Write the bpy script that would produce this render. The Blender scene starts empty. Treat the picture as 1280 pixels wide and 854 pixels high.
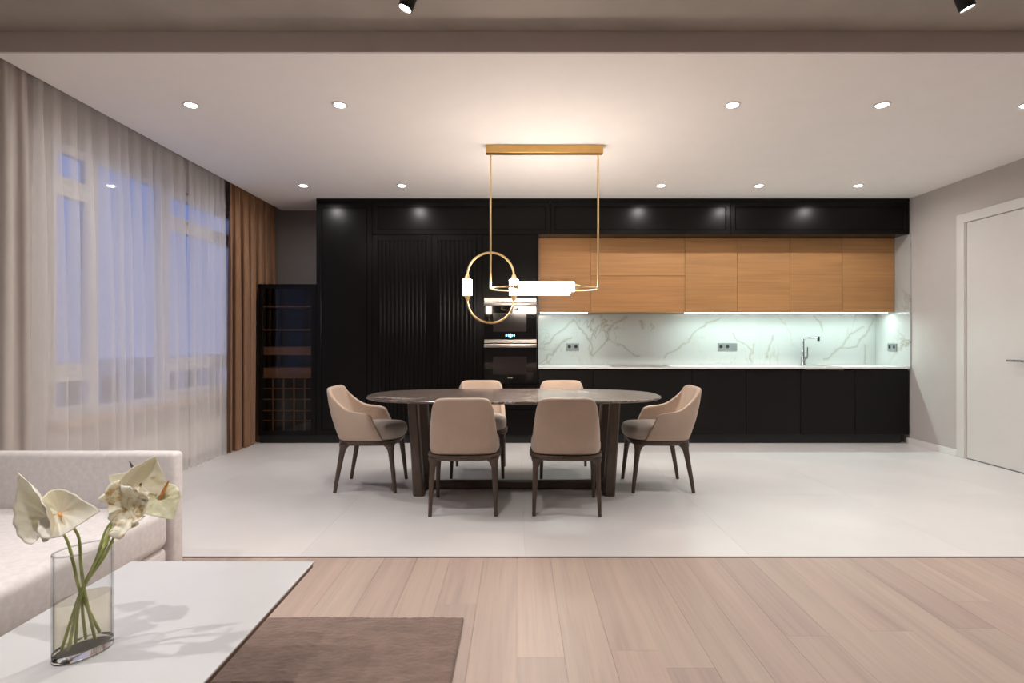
import bpy, bmesh, math, random
from mathutils import Vector, Matrix, noise as mnoise
R = math.radians
random.seed(7)
sc = bpy.context.scene
col = sc.collection

# ------------------------------------------------------------------ camera
F = 711.0                       # focal length in pixels of the 1280 x 854 frame
CAMZ = 1.16
cam_d = bpy.data.cameras.new('camera')
cam_d.sensor_fit = 'HORIZONTAL'; cam_d.sensor_width = 36.0
cam_d.lens = F / 1280 * 36.0
cam_d.shift_x = -7.0 / 1280; cam_d.shift_y = -4.0 / 1280
cam_d.clip_start = 0.05; cam_d.clip_end = 200
cam = bpy.data.objects.new('camera', cam_d); col.objects.link(cam)
cam.location = (0, 0, CAMZ); cam.rotation_euler = (R(90), 0, 0)
sc.camera = cam

# ------------------------------------------------------------------ world, exposure
sc.view_settings.view_transform = 'Standard'
sc.view_settings.look = 'None'
sc.view_settings.gamma = 1.0
sc.view_settings.use_curve_mapping = False
sc.view_settings.exposure = 0.82
wd = bpy.data.worlds.new('dusk'); sc.world = wd; wd.use_nodes = True
wn = wd.node_tree; wn.nodes.clear()
wo = wn.nodes.new('ShaderNodeOutputWorld'); wb = wn.nodes.new('ShaderNodeBackground')
wt = wn.nodes.new('ShaderNodeTexCoord'); ws = wn.nodes.new('ShaderNodeSeparateXYZ'); wr = wn.nodes.new('ShaderNodeValToRGB')
wr.color_ramp.elements[0].position = 0.0; wr.color_ramp.elements[0].color = (0.17, 0.215, 0.44, 1)
wr.color_ramp.elements[1].position = 0.7; wr.color_ramp.elements[1].color = (0.12, 0.155, 0.36, 1)
wn.links.new(wt.outputs['Generated'], ws.inputs[0]); wn.links.new(ws.outputs['Z'], wr.inputs[0])
wn.links.new(wr.outputs[0], wb.inputs[0]); wb.inputs[1].default_value = .80
wn.links.new(wb.outputs[0], wo.inputs[0])

# light levels (watts / emission strength)
P_DOWN, P_SPOT, P_LED, E_TUBE, E_DISC = 4.3, 7.2, 2.7, 37.0, 25.0
C_DOWN, C_SPOT, C_LED, C_TUBE = (1, .965, .94), (1, .955, .92), (.68, 1.0, .95), (1, .87, .75)

try:
    sc.cycles.max_bounces = 10; sc.cycles.diffuse_bounces = 5; sc.cycles.glossy_bounces = 5
    sc.cycles.transmission_bounces = 10; sc.cycles.transparent_max_bounces = 20
    sc.cycles.caustics_reflective = False; sc.cycles.caustics_refractive = False
    sc.cycles.sample_clamp_indirect = 5.0
    sc.cycles.use_denoising = True
except Exception:
    pass

# ------------------------------------------------------------------ materials
def new_mat(name):
    m = bpy.data.materials.new(name); m.use_nodes = True
    nt = m.node_tree; b = nt.nodes['Principled BSDF']
    return m, nt, b
def L(nt, a, b): nt.links.new(a, b)
def coords(nt, scale=(1, 1, 1), rot=(0, 0, 0), rand=0.0, kind='Object'):
    tc = nt.nodes.new('ShaderNodeTexCoord'); mp = nt.nodes.new('ShaderNodeMapping')
    mp.inputs['Scale'].default_value = scale; mp.inputs['Rotation'].default_value = rot
    src = tc.outputs[kind]
    if rand:
        oi = nt.nodes.new('ShaderNodeObjectInfo'); mu = nt.nodes.new('ShaderNodeMath'); mu.operation = 'MULTIPLY'
        mu.inputs[1].default_value = rand; L(nt, oi.outputs['Random'], mu.inputs[0])
        ad = nt.nodes.new('ShaderNodeVectorMath'); ad.operation = 'ADD'
        L(nt, src, ad.inputs[0]); L(nt, mu.outputs[0], ad.inputs[1]); src = ad.outputs[0]
    L(nt, src, mp.inputs['Vector'])
    return mp.outputs[0]
def noise_tex(nt, vec, scale, detail=4, rough=.55, dist=0.0):
    n = nt.nodes.new('ShaderNodeTexNoise'); n.inputs['Scale'].default_value = scale
    n.inputs['Detail'].default_value = detail; n.inputs['Roughness'].default_value = rough
    n.inputs['Distortion'].default_value = dist
    L(nt, vec, n.inputs['Vector']); return n.outputs['Fac']
def ramp(nt, fac, stops):
    r = nt.nodes.new('ShaderNodeValToRGB'); e = r.color_ramp.elements
    while len(e) < len(stops): e.new(.5)
    for k, (p, c) in enumerate(stops):
        e[k].position = p; e[k].color = (*c, 1) if len(c) == 3 else c
    L(nt, fac, r.inputs[0]); return r.outputs[0]
def mix(nt, fac, a, b, mode='MIX'):
    m = nt.nodes.new('ShaderNodeMix'); m.data_type = 'RGBA'; m.blend_type = mode
    for i, v in ((0, fac), (6, a), (7, b)):
        if isinstance(v, (int, float)): m.inputs[i].default_value = v
        elif isinstance(v, tuple): m.inputs[i].default_value = (*v, 1)
        else: L(nt, v, m.inputs[i])
    return m.outputs[2]
def bump(nt, b, h, strength=.2, dist=.002):
    n = nt.nodes.new('ShaderNodeBump'); n.inputs['Strength'].default_value = strength
    n.inputs['Distance'].default_value = dist; L(nt, h, n.inputs['Height']); L(nt, n.outputs[0], b.inputs['Normal'])
def plain(name, c, rough=.5, metal=0.0, var=.06, scale=6, bmp=0.0, bscale=120, spec=None, coat=0.0, sheen=0.0):
    m, nt, b = new_mat(name); v = coords(nt)
    f = noise_tex(nt, v, scale, 3)
    lo = tuple(max(0, x * (1 - var)) for x in c); hi = tuple(min(1, x * (1 + var)) for x in c)
    L(nt, ramp(nt, f, [(.3, lo), (.7, hi)]), b.inputs['Base Color'])
    b.inputs['Roughness'].default_value = rough; b.inputs['Metallic'].default_value = metal
    if spec is not None: b.inputs['Specular IOR Level'].default_value = spec
    if coat: b.inputs['Coat Weight'].default_value = coat; b.inputs['Coat Roughness'].default_value = .08
    if sheen: b.inputs['Sheen Weight'].default_value = sheen; b.inputs['Sheen Roughness'].default_value = .4
    if bmp: bump(nt, b, noise_tex(nt, v, bscale, 2), bmp)
    return m
def wood(name, stops, axis, rough=.45, fine=70, long=2.0, rand=23.0, hue=.0):
    m, nt, b = new_mat(name)
    s = [fine, fine, fine]; s[axis] = long
    v = coords(nt, tuple(s), rand=rand)
    f1 = noise_tex(nt, v, 1.0, 5, .62, .3)
    s2 = [fine * .13] * 3; s2[axis] = long * .35
    f2 = noise_tex(nt, coords(nt, tuple(s2), rand=rand * 1.7), 1.0, 3, .5, 1.0)
    c1 = ramp(nt, f1, stops)
    c2 = ramp(nt, f2, [(.3, (.86, .86, .86)), (.7, (1.08, 1.07, 1.06))])
    c = mix(nt, 1.0, c1, c2, 'MULTIPLY')
    if hue:
        oi = nt.nodes.new('ShaderNodeObjectInfo')
        c = mix(nt, 1.0, c, ramp(nt, oi.outputs['Random'], [(0, (1 - hue, 1 - hue * 1.1, 1 - hue * 1.1)), (.35, (1, .97, .95)), (.7, (1, 1.01, .97)), (1, (1 + hue * .5, 1 + hue * .5, 1 + hue * .45))]), 'MULTIPLY')
    L(nt, c, b.inputs['Base Color']); b.inputs['Roughness'].default_value = rough
    bump(nt, b, f1, .08, .001)
    return m
def emit(name, c, s):
    m, nt, b = new_mat(name)
    b.inputs['Base Color'].default_value = (*c, 1)
    b.inputs['Emission Color'].default_value = (*c, 1); b.inputs['Emission Strength'].default_value = s
    return m
def marble(name, base, vein, vein2, scale=1.2, width=.012, rough=.15, rot=(0, R(38), R(20)), gold=True):
    m, nt, b = new_mat(name)
    v = coords(nt, (1.0, 1.0, .55), rot)
    def ridge(sc_, w, dist, det):
        f = noise_tex(nt, v, sc_, det, .6, dist)
        s = nt.nodes.new('ShaderNodeMath'); s.operation = 'SUBTRACT'; s.inputs[1].default_value = .5; L(nt, f, s.inputs[0])
        a = nt.nodes.new('ShaderNodeMath'); a.operation = 'ABSOLUTE'; L(nt, s.outputs[0], a.inputs[0])
        return ramp(nt, a.outputs[0], [(0, (1, 1, 1)), (w * .35, (.55, .55, .55)), (w, (0, 0, 0))])
    cloud = ramp(nt, noise_tex(nt, v, scale * 1.1, 4, .55, .4), [(.3, base), (.75, tuple(x * .90 for x in base))])
    mask = ramp(nt, noise_tex(nt, v, scale * .9, 2), [(.42, (0, 0, 0)), (.62, (1, 1, 1))])
    r1 = mix(nt, 1.0, ridge(scale, width, .9, 7), mask, 'MULTIPLY')
    r2 = ridge(scale * 2.3, width * .5, 1.3, 5)
    c = mix(nt, r1, cloud, vein)
    mm = mix(nt, 1.0, r2, (.35, .35, .35), 'MULTIPLY')
    c = mix(nt, mm, c, vein2)
    L(nt, c, b.inputs['Base Color']); b.inputs['Roughness'].default_value = rough
    return m
def glass(name, c=(1, 1, 1), ior=1.45, rough=0.0):
    m, nt, b = new_mat(name)
    b.inputs['Base Color'].default_value = (*c, 1); b.inputs['Transmission Weight'].default_value = 1
    b.inputs['Roughness'].default_value = rough; b.inputs['IOR'].default_value = ior
    return m
def sheer(name, c, opac):
    m, nt, b = new_mat(name); nt.nodes.remove(b); out = nt.nodes['Material Output']
    d = nt.nodes.new('ShaderNodeBsdfDiffuse'); t = nt.nodes.new('ShaderNodeBsdfTranslucent'); tr = nt.nodes.new('ShaderNodeBsdfTransparent')
    v = coords(nt, (400, 400, 14)); f = noise_tex(nt, v, 1.0, 2)
    cc = ramp(nt, f, [(.3, tuple(x * .94 for x in c)), (.7, c)])
    L(nt, cc, d.inputs[0]); L(nt, cc, t.inputs[0])
    m1 = nt.nodes.new('ShaderNodeMixShader'); m1.inputs[0].default_value = .35
    L(nt, d.outputs[0], m1.inputs[1]); L(nt, t.outputs[0], m1.inputs[2])
    m2 = nt.nodes.new('ShaderNodeMixShader'); m2.inputs[0].default_value = opac
    L(nt, tr.outputs[0], m2.inputs[1]); L(nt, m1.outputs[0], m2.inputs[2]); L(nt, m2.outputs[0], out.inputs[0])
    return m
def tinted_glass(name, tint, edge=None):
    m, nt, b = new_mat(name); nt.nodes.remove(b); out = nt.nodes['Material Output']
    tr = nt.nodes.new('ShaderNodeBsdfTransparent'); tr.inputs[0].default_value = (*tint, 1)
    if edge:      # a grazing ray crosses more glass
        lw = nt.nodes.new('ShaderNodeLayerWeight'); lw.inputs[0].default_value = .5
        L(nt, ramp(nt, lw.outputs['Facing'], [(.45, tint), (.80, tuple(.6 * a + .4 * b2 for a, b2 in zip(tint, edge))), (1.0, edge)]), tr.inputs[0])
    g = nt.nodes.new('ShaderNodeBsdfGlossy'); g.inputs['Roughness'].default_value = .03
    fr = nt.nodes.new('ShaderNodeFresnel'); fr.inputs[0].default_value = 1.5
    ge = nt.nodes.new('ShaderNodeNewGeometry'); inv = nt.nodes.new('ShaderNodeMath'); inv.operation = 'SUBTRACT'; inv.inputs[0].default_value = 1.0
    L(nt, ge.outputs['Backfacing'], inv.inputs[1]); mu = nt.nodes.new('ShaderNodeMath'); mu.operation = 'MULTIPLY'
    L(nt, fr.outputs[0], mu.inputs[0]); L(nt, inv.outputs[0], mu.inputs[1])
    m2 = nt.nodes.new('ShaderNodeMixShader'); L(nt, mu.outputs[0], m2.inputs[0])
    L(nt, tr.outputs[0], m2.inputs[1]); L(nt, g.outputs[0], m2.inputs[2]); L(nt, m2.outputs[0], out.inputs[0])
    return m

M = {}
M['ceiling'] = plain('white ceiling paint', (.86, .82, .80), .9, var=.01)
M['concrete'] = plain('taupe ceiling plaster', (.33, .29, .255), .7, var=.12, scale=1.6, bmp=.05, bscale=30)
M['fascia'] = plain('taupe grey paint', (.66, .60, .585), .8, var=.02)
M['wall'] = plain('warm grey wall paint', (.51, .47, .45), .85, var=.02)
M['tile'] = plain('white porcelain tile', (.74, .715, .705), .32, var=.05, scale=1.3)
M['grout'] = plain('pale grout', (.60, .57, .55), .9)
M['plank'] = wood('pale oak plank', [(.25, (.42, .325, .28)), (.5, (.475, .37, .32)), (.8, (.51, .40, .345))], 1, .42, 60, 1.6, 31.0, .13)
M['metal_strip'] = plain('bronze strip', (.20, .12, .08), .4, .8)
M['black'] = plain('satin black lacquer', (.0030, .0026, .0024), .27, var=.05, spec=.20)
M['black_base'] = plain('matt black lacquer', (.0055, .0048, .0045), .45, var=.05, spec=.22)
M['plinth'] = plain('black plinth', (.008, .008, .008), .5)
M['oak'] = wood('honey oak veneer', [(.2, (.37, .18, .068)), (.5, (.455, .232, .092)), (.8, (.51, .275, .118))], 0, .42, 55, 1.3, 17.0, .03)
M['marble'] = marble('white marble', (.50, .505, .49), (.25, .21, .15), (.40, .39, .36), 1.15, .016)
def veined(name, base, lines, y, origin):
    m = marble(name, base, (.33, .29, .22), (.44, .43, .40), 1.3, .009); nt = m.node_tree; b = nt.nodes['Principled BSDF']
    old = b.inputs['Base Color'].links[0].from_socket
    v = coords(nt)
    nz = nt.nodes.new('ShaderNodeTexNoise'); nz.inputs['Scale'].default_value = 6; nz.inputs['Detail'].default_value = 6; L(nt, v, nz.inputs['Vector'])
    def vm(op, a, b2=None, sc=None):
        n = nt.nodes.new('ShaderNodeVectorMath'); n.operation = op
        for i, q in ((0, a), (1, b2)):
            if q is None: continue
            if isinstance(q, tuple): n.inputs[i].default_value = q
            else: L(nt, q, n.inputs[i])
        if sc is not None: L(nt, sc, n.inputs['Scale'])
        return n
    def mm(op, a, b2=None, clamp=False):
        n = nt.nodes.new('ShaderNodeMath'); n.operation = op; n.use_clamp = clamp
        for i, q in ((0, a), (1, b2)):
            if q is None: continue
            if isinstance(q, (int, float)): n.inputs[i].default_value = q
            else: L(nt, q, n.inputs[i])
        return n.outputs[0]
    off = vm('SUBTRACT', nz.outputs['Color'], (.5, .5, .5)).outputs[0]
    off = vm('MULTIPLY', off, (.16, 0, .16)).outputs[0]
    p = vm('MULTIPLY', vm('ADD', v, off).outputs[0], (1, 0, 1)).outputs[0]
    dmin = None
    for ln in lines:
        for a, c in zip(ln, ln[1:]):
            A = Vector(((a[0] - 647) * y / F - origin[0], 0, CAMZ - (a[1] - 423) * y / F - origin[2])); B = Vector(((c[0] - 647) * y / F - origin[0], 0, CAMZ - (c[1] - 423) * y / F - origin[2])); D = B - A
            pa = vm('SUBTRACT', p, tuple(A)).outputs[0]
            h = mm('MULTIPLY', vm('DOT_PRODUCT', pa, tuple(D)).outputs['Value'], 1 / D.length_squared, True)
            d = vm('LENGTH', vm('SUBTRACT', pa, vm('SCALE', tuple(D), sc=h).outputs[0]).outputs[0]).outputs['Value']
            dmin = d if dmin is None else mm('MINIMUM', dmin, d)
    # width varies along the vein
    w = mm('MULTIPLY', dmin, mm('ADD', mm('MULTIPLY', noise_tex(nt, v, 9, 4), 60.0), 8.0))
    f = ramp(nt, w, [(0, (.62, .62, .62)), (.2, (.32, .32, .32)), (.55, (.10, .10, .10)), (1, (0, 0, 0))])
    L(nt, mix(nt, f, old, (.27, .225, .15)), b.inputs['Base Color'])
    return m
VEINS = [[(716, 399), (722, 408), (739, 425), (740, 446)], [(743, 412), (739, 430), (740, 446), (757, 427), (767, 406), (782, 397)], [(681, 431), (716, 400)], [(675, 453), (692, 440), (712, 420)],
         [(831, 448), (857, 427), (883, 404), (900, 399)], [(916, 417), (921, 427), (939, 437), (940, 455)], [(943, 430), (940, 455)], [(967, 422), (958, 447)], [(1017, 392), (1025, 403), (1027, 414)],
         [(1032, 449), (1048, 437), (1072, 431), (1093, 399)], [(1082, 431), (1083, 455)], [(772, 432), (787, 440), (797, 446)], [(800, 400), (803, 410)], [(1046, 440), (1062, 420), (1080, 410)]]
M['splash'] = veined('splashback marble', (.50, .505, .49), VEINS, 6.836, (2.27, 6.84, .8435))
M['worktop'] = plain('white stone worktop', (.74, .72, .70), .25, var=.03, scale=4)
M['darkmarble'] = marble('brown marble', (.155, .122, .108), (.60, .54, .50), (.24, .19, .17), 1.3, .020, .16, (0, 0, R(35)))
M['walnut'] = wood('dark stained ash', [(.25, (.060, .038, .028)), (.5, (.088, .058, .043)), (.8, (.115, .078, .058))], 2, .45, 90, 6, 11)
M['leather'] = plain('beige leather', (.52, .40, .315), .62, var=.05, scale=9, bmp=.05, bscale=260, sheen=.15)
M['seatfab'] = plain('grey beige seat leather', (.50, .435, .38), .6, var=.05, scale=9, bmp=.05, bscale=260, sheen=.1)
M['piping'] = plain('pale piping', (.60, .49, .41), .6)
M['gold'] = plain('brushed brass', (.80, .59, .32), .33, 1.0, var=.04, scale=20)
M['gold_dark'] = plain('satin brass', (.62, .40, .15), .36, 1.0, var=.04, scale=20)
M['back_wall'] = plain('darker taupe back wall', (.20, .178, .17), .85, var=.02)  # back wall toned darker than the other walls
M['steel'] = plain('brushed steel', (.62, .58, .55), .28, 1.0, var=.05, scale=15)
M['chrome'] = plain('chrome', (.40, .41, .42), .15, 1.0, var=.02)
M['socket'] = plain('grey socket plate', (.24, .26, .26), .4, .3)
M['dark'] = plain('dark plastic', (.015, .015, .015), .4)
M['blackglass'] = plain('black oven glass', (.006, .006, .006), .05, var=.02, spec=.5)
M['ovenwin'] = plain('oven window', (.020, .016, .016), .12, var=.05, spec=.5)
M['white_paint'] = plain('white lacquer', (.70, .675, .65), .4, var=.01)
M['white_plastic'] = plain('white trim', (.78, .76, .74), .5, var=.01)
M['radiator'] = plain('white radiator', (.72, .70, .68), .45, var=.01)
M['frame_pvc'] = plain('white window frame', (.66, .645, .64), .4, var=.01)
M['sill'] = wood('light oak sill', [(.3, (.48, .30, .16)), (.7, (.58, .38, .22))], 1, .4, 50, 2)
M['sheer'] = sheer('sheer voile', (.97, .94, .935), .28)
M['drape'] = plain('brown drape cloth', (.235, .118, .058), .75, var=.06, scale=5, bmp=.15, bscale=300, sheen=.2)
M['taupe'] = plain('taupe drape cloth', (.49, .44, .41), .85, var=.03, bmp=.1, bscale=300)
M['sofa'] = plain('off white woven fabric', (.74, .70, .695), .9, var=.07, scale=45, bmp=.5, bscale=420, sheen=.1)
M['stone'] = plain('white table stone', (.60, .60, .61), .22, var=.03, scale=3)
M['bronze'] = plain('dark bronze', (.14, .085, .06), .4, .7)
M['rug'] = plain('brown pile', (.205, .138, .113), .9, var=.16, scale=14, bmp=.4, bscale=260, sheen=.3)
M['vase'] = tinted_glass('clear glass', (.97, .975, .975), (.34, .36, .37))
M['vase_base'] = glass('thick clear glass', (.97, .98, .98), 1.4)
M['water'] = tinted_glass('murky water', (.94, .90, .81), (.60, .56, .46))
M['stem'] = plain('green stem', (.40, .44, .14), .45, var=.25, scale=25)
M['spadix'] = plain('orange spadix', (.75, .33, .08), .6, var=.2, scale=40, bmp=.4, bscale=500)
M['spadix_dark'] = plain('dark spadix', (.05, .035, .03), .6)
M['diffuser'] = emit('lamp diffuser', (1, .95, .88), E_DISC)
M['tube'] = emit('glowing glass tube', C_TUBE, E_TUBE)
M['led'] = emit('led strip', (.85, 1, .98), 7)
M['display'] = emit('blue display', (.12, .42, 1.0), 5)
M['lettering'] = plain('grey lettering', (.30, .29, .28), .4)
M['winewood'] = wood('wine rack beech', [(.3, (.34, .18, .09)), (.7, (.46, .26, .14))], 0, .5, 50, 3)
M['wineglass'] = tinted_glass('smoked glass', (.66, .63, .62))
M['windowglass'] = tinted_glass('window glass', (.92, .95, .97))
M['facade'] = plain('dusk facade', (.45, .45, .50), .9, var=.1)
M['litwindow'] = emit('lit window', (.9, .85, .6), .5)
M['darkwindow'] = plain('dark window', (.02, .03, .05), .1)
# cream spathe, green at the heart, brown where it has wilted
def spathe_mat(name, wilt):
    m, nt, b = new_mat(name); v = coords(nt)
    f = noise_tex(nt, v, 55, 4, .6, .6)
    k = .72 - .24 * wilt
    c = ramp(nt, f, [(.3, (.94, .91, .80)), (k, (.92, .87, .71)), (min(.98, k + .12), (.66, .43, .22))])
    L(nt, c, b.inputs['Base Color']); b.inputs['Roughness'].default_value = .45
    b.inputs['Subsurface Weight'].default_value = .25; b.inputs['Subsurface Radius'].default_value = (.004, .004, .002)
    b.inputs['Subsurface Scale'].default_value = 1.0
    bump(nt, b, noise_tex(nt, v, 160, 3), .25, .001)
    return m
M['spathe'] = spathe_mat('cream spathe', 0.0)
M['spathe_wilt'] = spathe_mat('wilted spathe', .9)
M['spathe_green'] = plain('pale green spathe', (.84, .84, .60), .45, var=.12, scale=40, bmp=.2, bscale=160)

# ------------------------------------------------------------------ object helpers
def wloc(o):
    p = Vector((0, 0, 0))
    while o is not None: p += o.location; o = o.parent
    return p
def tag(o, label=None, cat=None, group=None, kind=None):
    if label: o['label'] = label
    if cat: o['category'] = cat
    if group: o['group'] = group
    if kind: o['kind'] = kind
    return o
def thing(name, label, cat, loc=(0, 0, 0), group=None):
    o = bpy.data.objects.new(name, None); col.objects.link(o); o.location = loc; o.empty_display_size = .1
    return tag(o, label, cat, group)
def struct_empty(name, loc=(0, 0, 0)):
    o = bpy.data.objects.new(name, None); col.objects.link(o); o.location = loc; o['kind'] = 'structure'; return o
def box_bm(x0, x1, y0, y1, z0, z1, bev=0.0, seg=1):
    bm = bmesh.new(); bmesh.ops.create_cube(bm, size=1)
    for v in bm.verts: v.co = Vector(((x0 + x1) / 2 + v.co.x * (x1 - x0), (y0 + y1) / 2 + v.co.y * (y1 - y0), (z0 + z1) / 2 + v.co.z * (z1 - z0)))
    if bev: bmesh.ops.bevel(bm, geom=bm.edges[:], offset=bev, segments=seg, affect='EDGES', profile=.5)
    return bm
class MB:
    def __init__(self): self.v = []; self.f = []
    def add(self, vs, fs):
        n = len(self.v); self.v += [Vector(p) for p in vs]; self.f += [tuple(i + n for i in q) for q in fs]; return self
    def bm(self, bm):
        bm.verts.index_update(); self.add([v.co.copy() for v in bm.verts], [[v.index for v in f.verts] for f in bm.faces]); bm.free(); return self
    def box(self, x0, x1, y0, y1, z0, z1, bev=0.0, seg=1): return self.bm(box_bm(x0, x1, y0, y1, z0, z1, bev, seg))
    def loft(self, rings, cap=True, closed=True):
        n = len(rings[0]); vs = [p for r in rings for p in r]; fs = []
        for i in range(len(rings) - 1):
            for j in range(n if closed else n - 1):
                a, b2 = i * n + j, i * n + (j + 1) % n
                fs.append((a, b2, b2 + n, a + n))
        if cap and closed:
            fs.append(tuple(reversed(range(n)))); fs.append(tuple((len(rings) - 1) * n + j for j in range(n)))
        return self.add(vs, fs)
    def tube(self, pts, r, seg=10, closed=False, cap=True):
        pts = [Vector(p) for p in pts]; n = len(pts); rs = r if isinstance(r, (list, tuple)) else [r] * n
        rings = []; up = None
        for i in range(n):
            a = pts[(i - 1) % n] if (closed or i > 0) else pts[i]; b2 = pts[(i + 1) % n] if (closed or i < n - 1) else pts[i]
            t = (b2 - a).normalized()
            if up is None: up = Vector((0, 0, 1)) if abs(t.z) < .9 else Vector((1, 0, 0))
            s = t.cross(up).normalized(); up = s.cross(t).normalized()
            rings.append([pts[i] + (s * math.cos(q) + up * math.sin(q)) * rs[i] for q in (2 * math.pi * k / seg for k in range(seg))])
        if closed: rings.append(rings[0])
        return self.loft(rings, cap and not closed)
    def cyl(self, c, r, h, axis=2, seg=20, r2=None):
        c = Vector(c); r2 = r if r2 is None else r2; A = [Vector((1, 0, 0)), Vector((0, 1, 0)), Vector((0, 0, 1))]
        u, w, d = A[(axis + 1) % 3], A[(axis + 2) % 3], A[axis]
        ring = lambda rr, o: [c + d * o + (u * math.cos(q) + w * math.sin(q)) * rr for q in (2 * math.pi * k / seg for k in range(seg))]
        return self.loft([ring(r, 0), ring(r2, h)])
    def lathe(self, prof, c=(0, 0, 0), seg=24):
        c = Vector(c); rings = [[c + Vector((r * math.cos(q), r * math.sin(q), z)) for q in (2 * math.pi * k / seg for k in range(seg))] for r, z in prof]
        return self.loft(rings, True)
    def xform(self, m):
        self.v = [m @ p for p in self.v]; return self
    def mesh(self, name, off=(0, 0, 0), smooth=None, weld=False):
        me = bpy.data.meshes.new(name); o = Vector(off)
        me.from_pydata([tuple(p - o) for p in self.v], [], self.f); me.validate()
        b = bmesh.new(); b.from_mesh(me)
        if weld: bmesh.ops.remove_doubles(b, verts=b.verts, dist=1e-5)
        bmesh.ops.recalc_face_normals(b, faces=b.faces); b.to_mesh(me); b.free()
        if smooth is not None:
            me.polygons.foreach_set('use_smooth', [True] * len(me.polygons))
            if smooth < 179: me.set_sharp_from_angle(angle=R(smooth))
        return me
    def build(self, name, mat, parent=None, smooth=None, loc=None, weld=False):
        off = wloc(parent) if parent is not None else Vector(loc or (0, 0, 0))
        me = self.mesh(name, off, smooth, weld); me.materials.append(M[mat] if isinstance(mat, str) else mat)
        o = bpy.data.objects.new(name, me); col.objects.link(o)
        if parent is not None: o.parent = parent
        else: o.location = off
        return o
def box(name, d, mat, parent=None, bev=0.0, seg=1, loc=None, smooth=None):
    return MB().box(*d, bev, seg).build(name, mat, parent, smooth, loc)
def struct(o): o['kind'] = 'structure'; return o
def holed(axis, a0, a1, u, w, mat, name, holes):
    """a slab between a0 and a1 along axis, cut at the u and w coordinates, with the named cells left open"""
    mb = MB(); nu, nw = len(u), len(w)
    P3 = {0: lambda a, p, q: (a, p, q), 1: lambda a, p, q: (p, a, q), 2: lambda a, p, q: (p, q, a)}[axis]
    idx = lambda s, i, j: s * nu * nw + i * nw + j
    vs = [P3(a, p, q) for a in (a0, a1) for p in u for q in w]; fs = []
    solid = lambda i, j: 0 <= i < nu - 1 and 0 <= j < nw - 1 and (i, j) not in holes
    for i in range(nu - 1):
        for j in range(nw - 1):
            if not solid(i, j): continue
            for s in (0, 1): fs.append((idx(s, i, j), idx(s, i + 1, j), idx(s, i + 1, j + 1), idx(s, i, j + 1)))
            for (di, dj, p, q) in ((-1, 0, (i, j), (i, j + 1)), (1, 0, (i + 1, j), (i + 1, j + 1)), (0, -1, (i, j), (i + 1, j)), (0, 1, (i, j + 1), (i + 1, j + 1))):
                if not solid(i + di, j + dj): fs.append((idx(0, *p), idx(0, *q), idx(1, *q), idx(1, *p)))
    mb.add(vs, fs); return mb.build(name, mat)
def lamp(name, kind, loc, power, color, parent=None, rot=(0, 0, 0), **kw):
    d = bpy.data.lights.new(name, kind); d.energy = power; d.color = color
    for k, v in kw.items(): setattr(d, k, v)
    o = bpy.data.objects.new(name, d); col.objects.link(o)
    if parent is not None: o.parent = parent; o.location = Vector(loc) - wloc(parent)
    else: o.location = loc
    o.rotation_euler = rot
    return o
def copy_tree(o, parent=None):
    c = o.copy(); col.objects.link(c)
    if parent is not None: c.parent = parent
    for ch in list(o.children): copy_tree(ch, c)
    return c
def text_mb(s, size, depth=.0006):
    cu = bpy.data.curves.new('t', 'FONT'); cu.body = s; cu.size = size; cu.extrude = depth; cu.align_x = 'CENTER'; cu.resolution_u = 2
    o = bpy.data.objects.new('t', cu); col.objects.link(o)
    me = o.to_mesh(); mb = MB().add([v.co.copy() for v in me.vertices], [tuple(p.vertices) for p in me.polygons])
    o.to_mesh_clear(); bpy.data.objects.remove(o); bpy.data.curves.remove(cu); return mb
def at(px, py, Y): return Vector(((px - 647) * Y / F, Y, CAMZ - (py - 423) * Y / F))

XL, XR, YB, YF = -3.05, 4.32, 6.85, -3.4

# ================================================================== SETTING
# floor: screed with tiles (kitchen) and planks (living side)
floor = struct(box('floor', (XL - .1, XR + .1, YF - .1, YB + .1, -.08, -.010), 'grout'))
tw, tl, g = 1.2, 1.2, .0009
tile_mesh = {}
y = 3.022; j = 0
while y < YB - .01:
    y1 = min(y + tl, YB); x = -3.56 + .0
    while x < XR:
        a, b_ = max(x, XL), min(x + tw, XR)
        if b_ - a > .02:
            k = (round(b_ - a, 4), round(y1 - y, 4))
            if k not in tile_mesh:
                tile_mesh[k] = MB().box(0, k[0] - g, 0, k[1] - g, -.0095, 0).mesh('tile'); tile_mesh[k].materials.append(M['tile'])
            o = bpy.data.objects.new('tile', tile_mesh[k]); col.objects.link(o); o.parent = floor; o.location = (a, y, 0)
        x += tw
    y += tl; j += 1
PW = .1745
pl_mesh = {}
k0 = math.floor((XL + .0025) / PW)
rng = random.Random(5)
for k in range(k0, int(XR / PW) + 1):
    a = max(-.0025 + k * PW, XL); b_ = min(-.0025 + (k + 1) * PW, XR)
    if b_ - a < .01: continue
    y = 3.004 - (2.067 - .0 if False else 0)
    cuts = [3.004]
    first = .937 if k == 0 else (2.3 if k in (-1, 1) else rng.uniform(.5, 2.3))
    cuts.append(3.004 - first)
    while cuts[-1] - 2.3 > YF: cuts.append(cuts[-1] - 2.3)
    cuts.append(YF)
    for c1, c0 in zip(cuts, cuts[1:]):
        if c1 - c0 < .05: continue
        kk = (round(b_ - a, 3), round(c1 - c0, 3))
        if kk not in pl_mesh:
            pl_mesh[kk] = MB().box(0, kk[0] - .0004, 0, kk[1] - .0006, -.0095, 0).mesh('plank'); pl_mesh[kk].materials.append(M['plank'])
        o = bpy.data.objects.new('plank', pl_mesh[kk]); col.objects.link(o); o.parent = floor; o.location = (a, c0, 0)
struct(box('trim_1', (XL, XR, 3.006, 3.020, -.0095, .001), 'metal_strip'))

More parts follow.
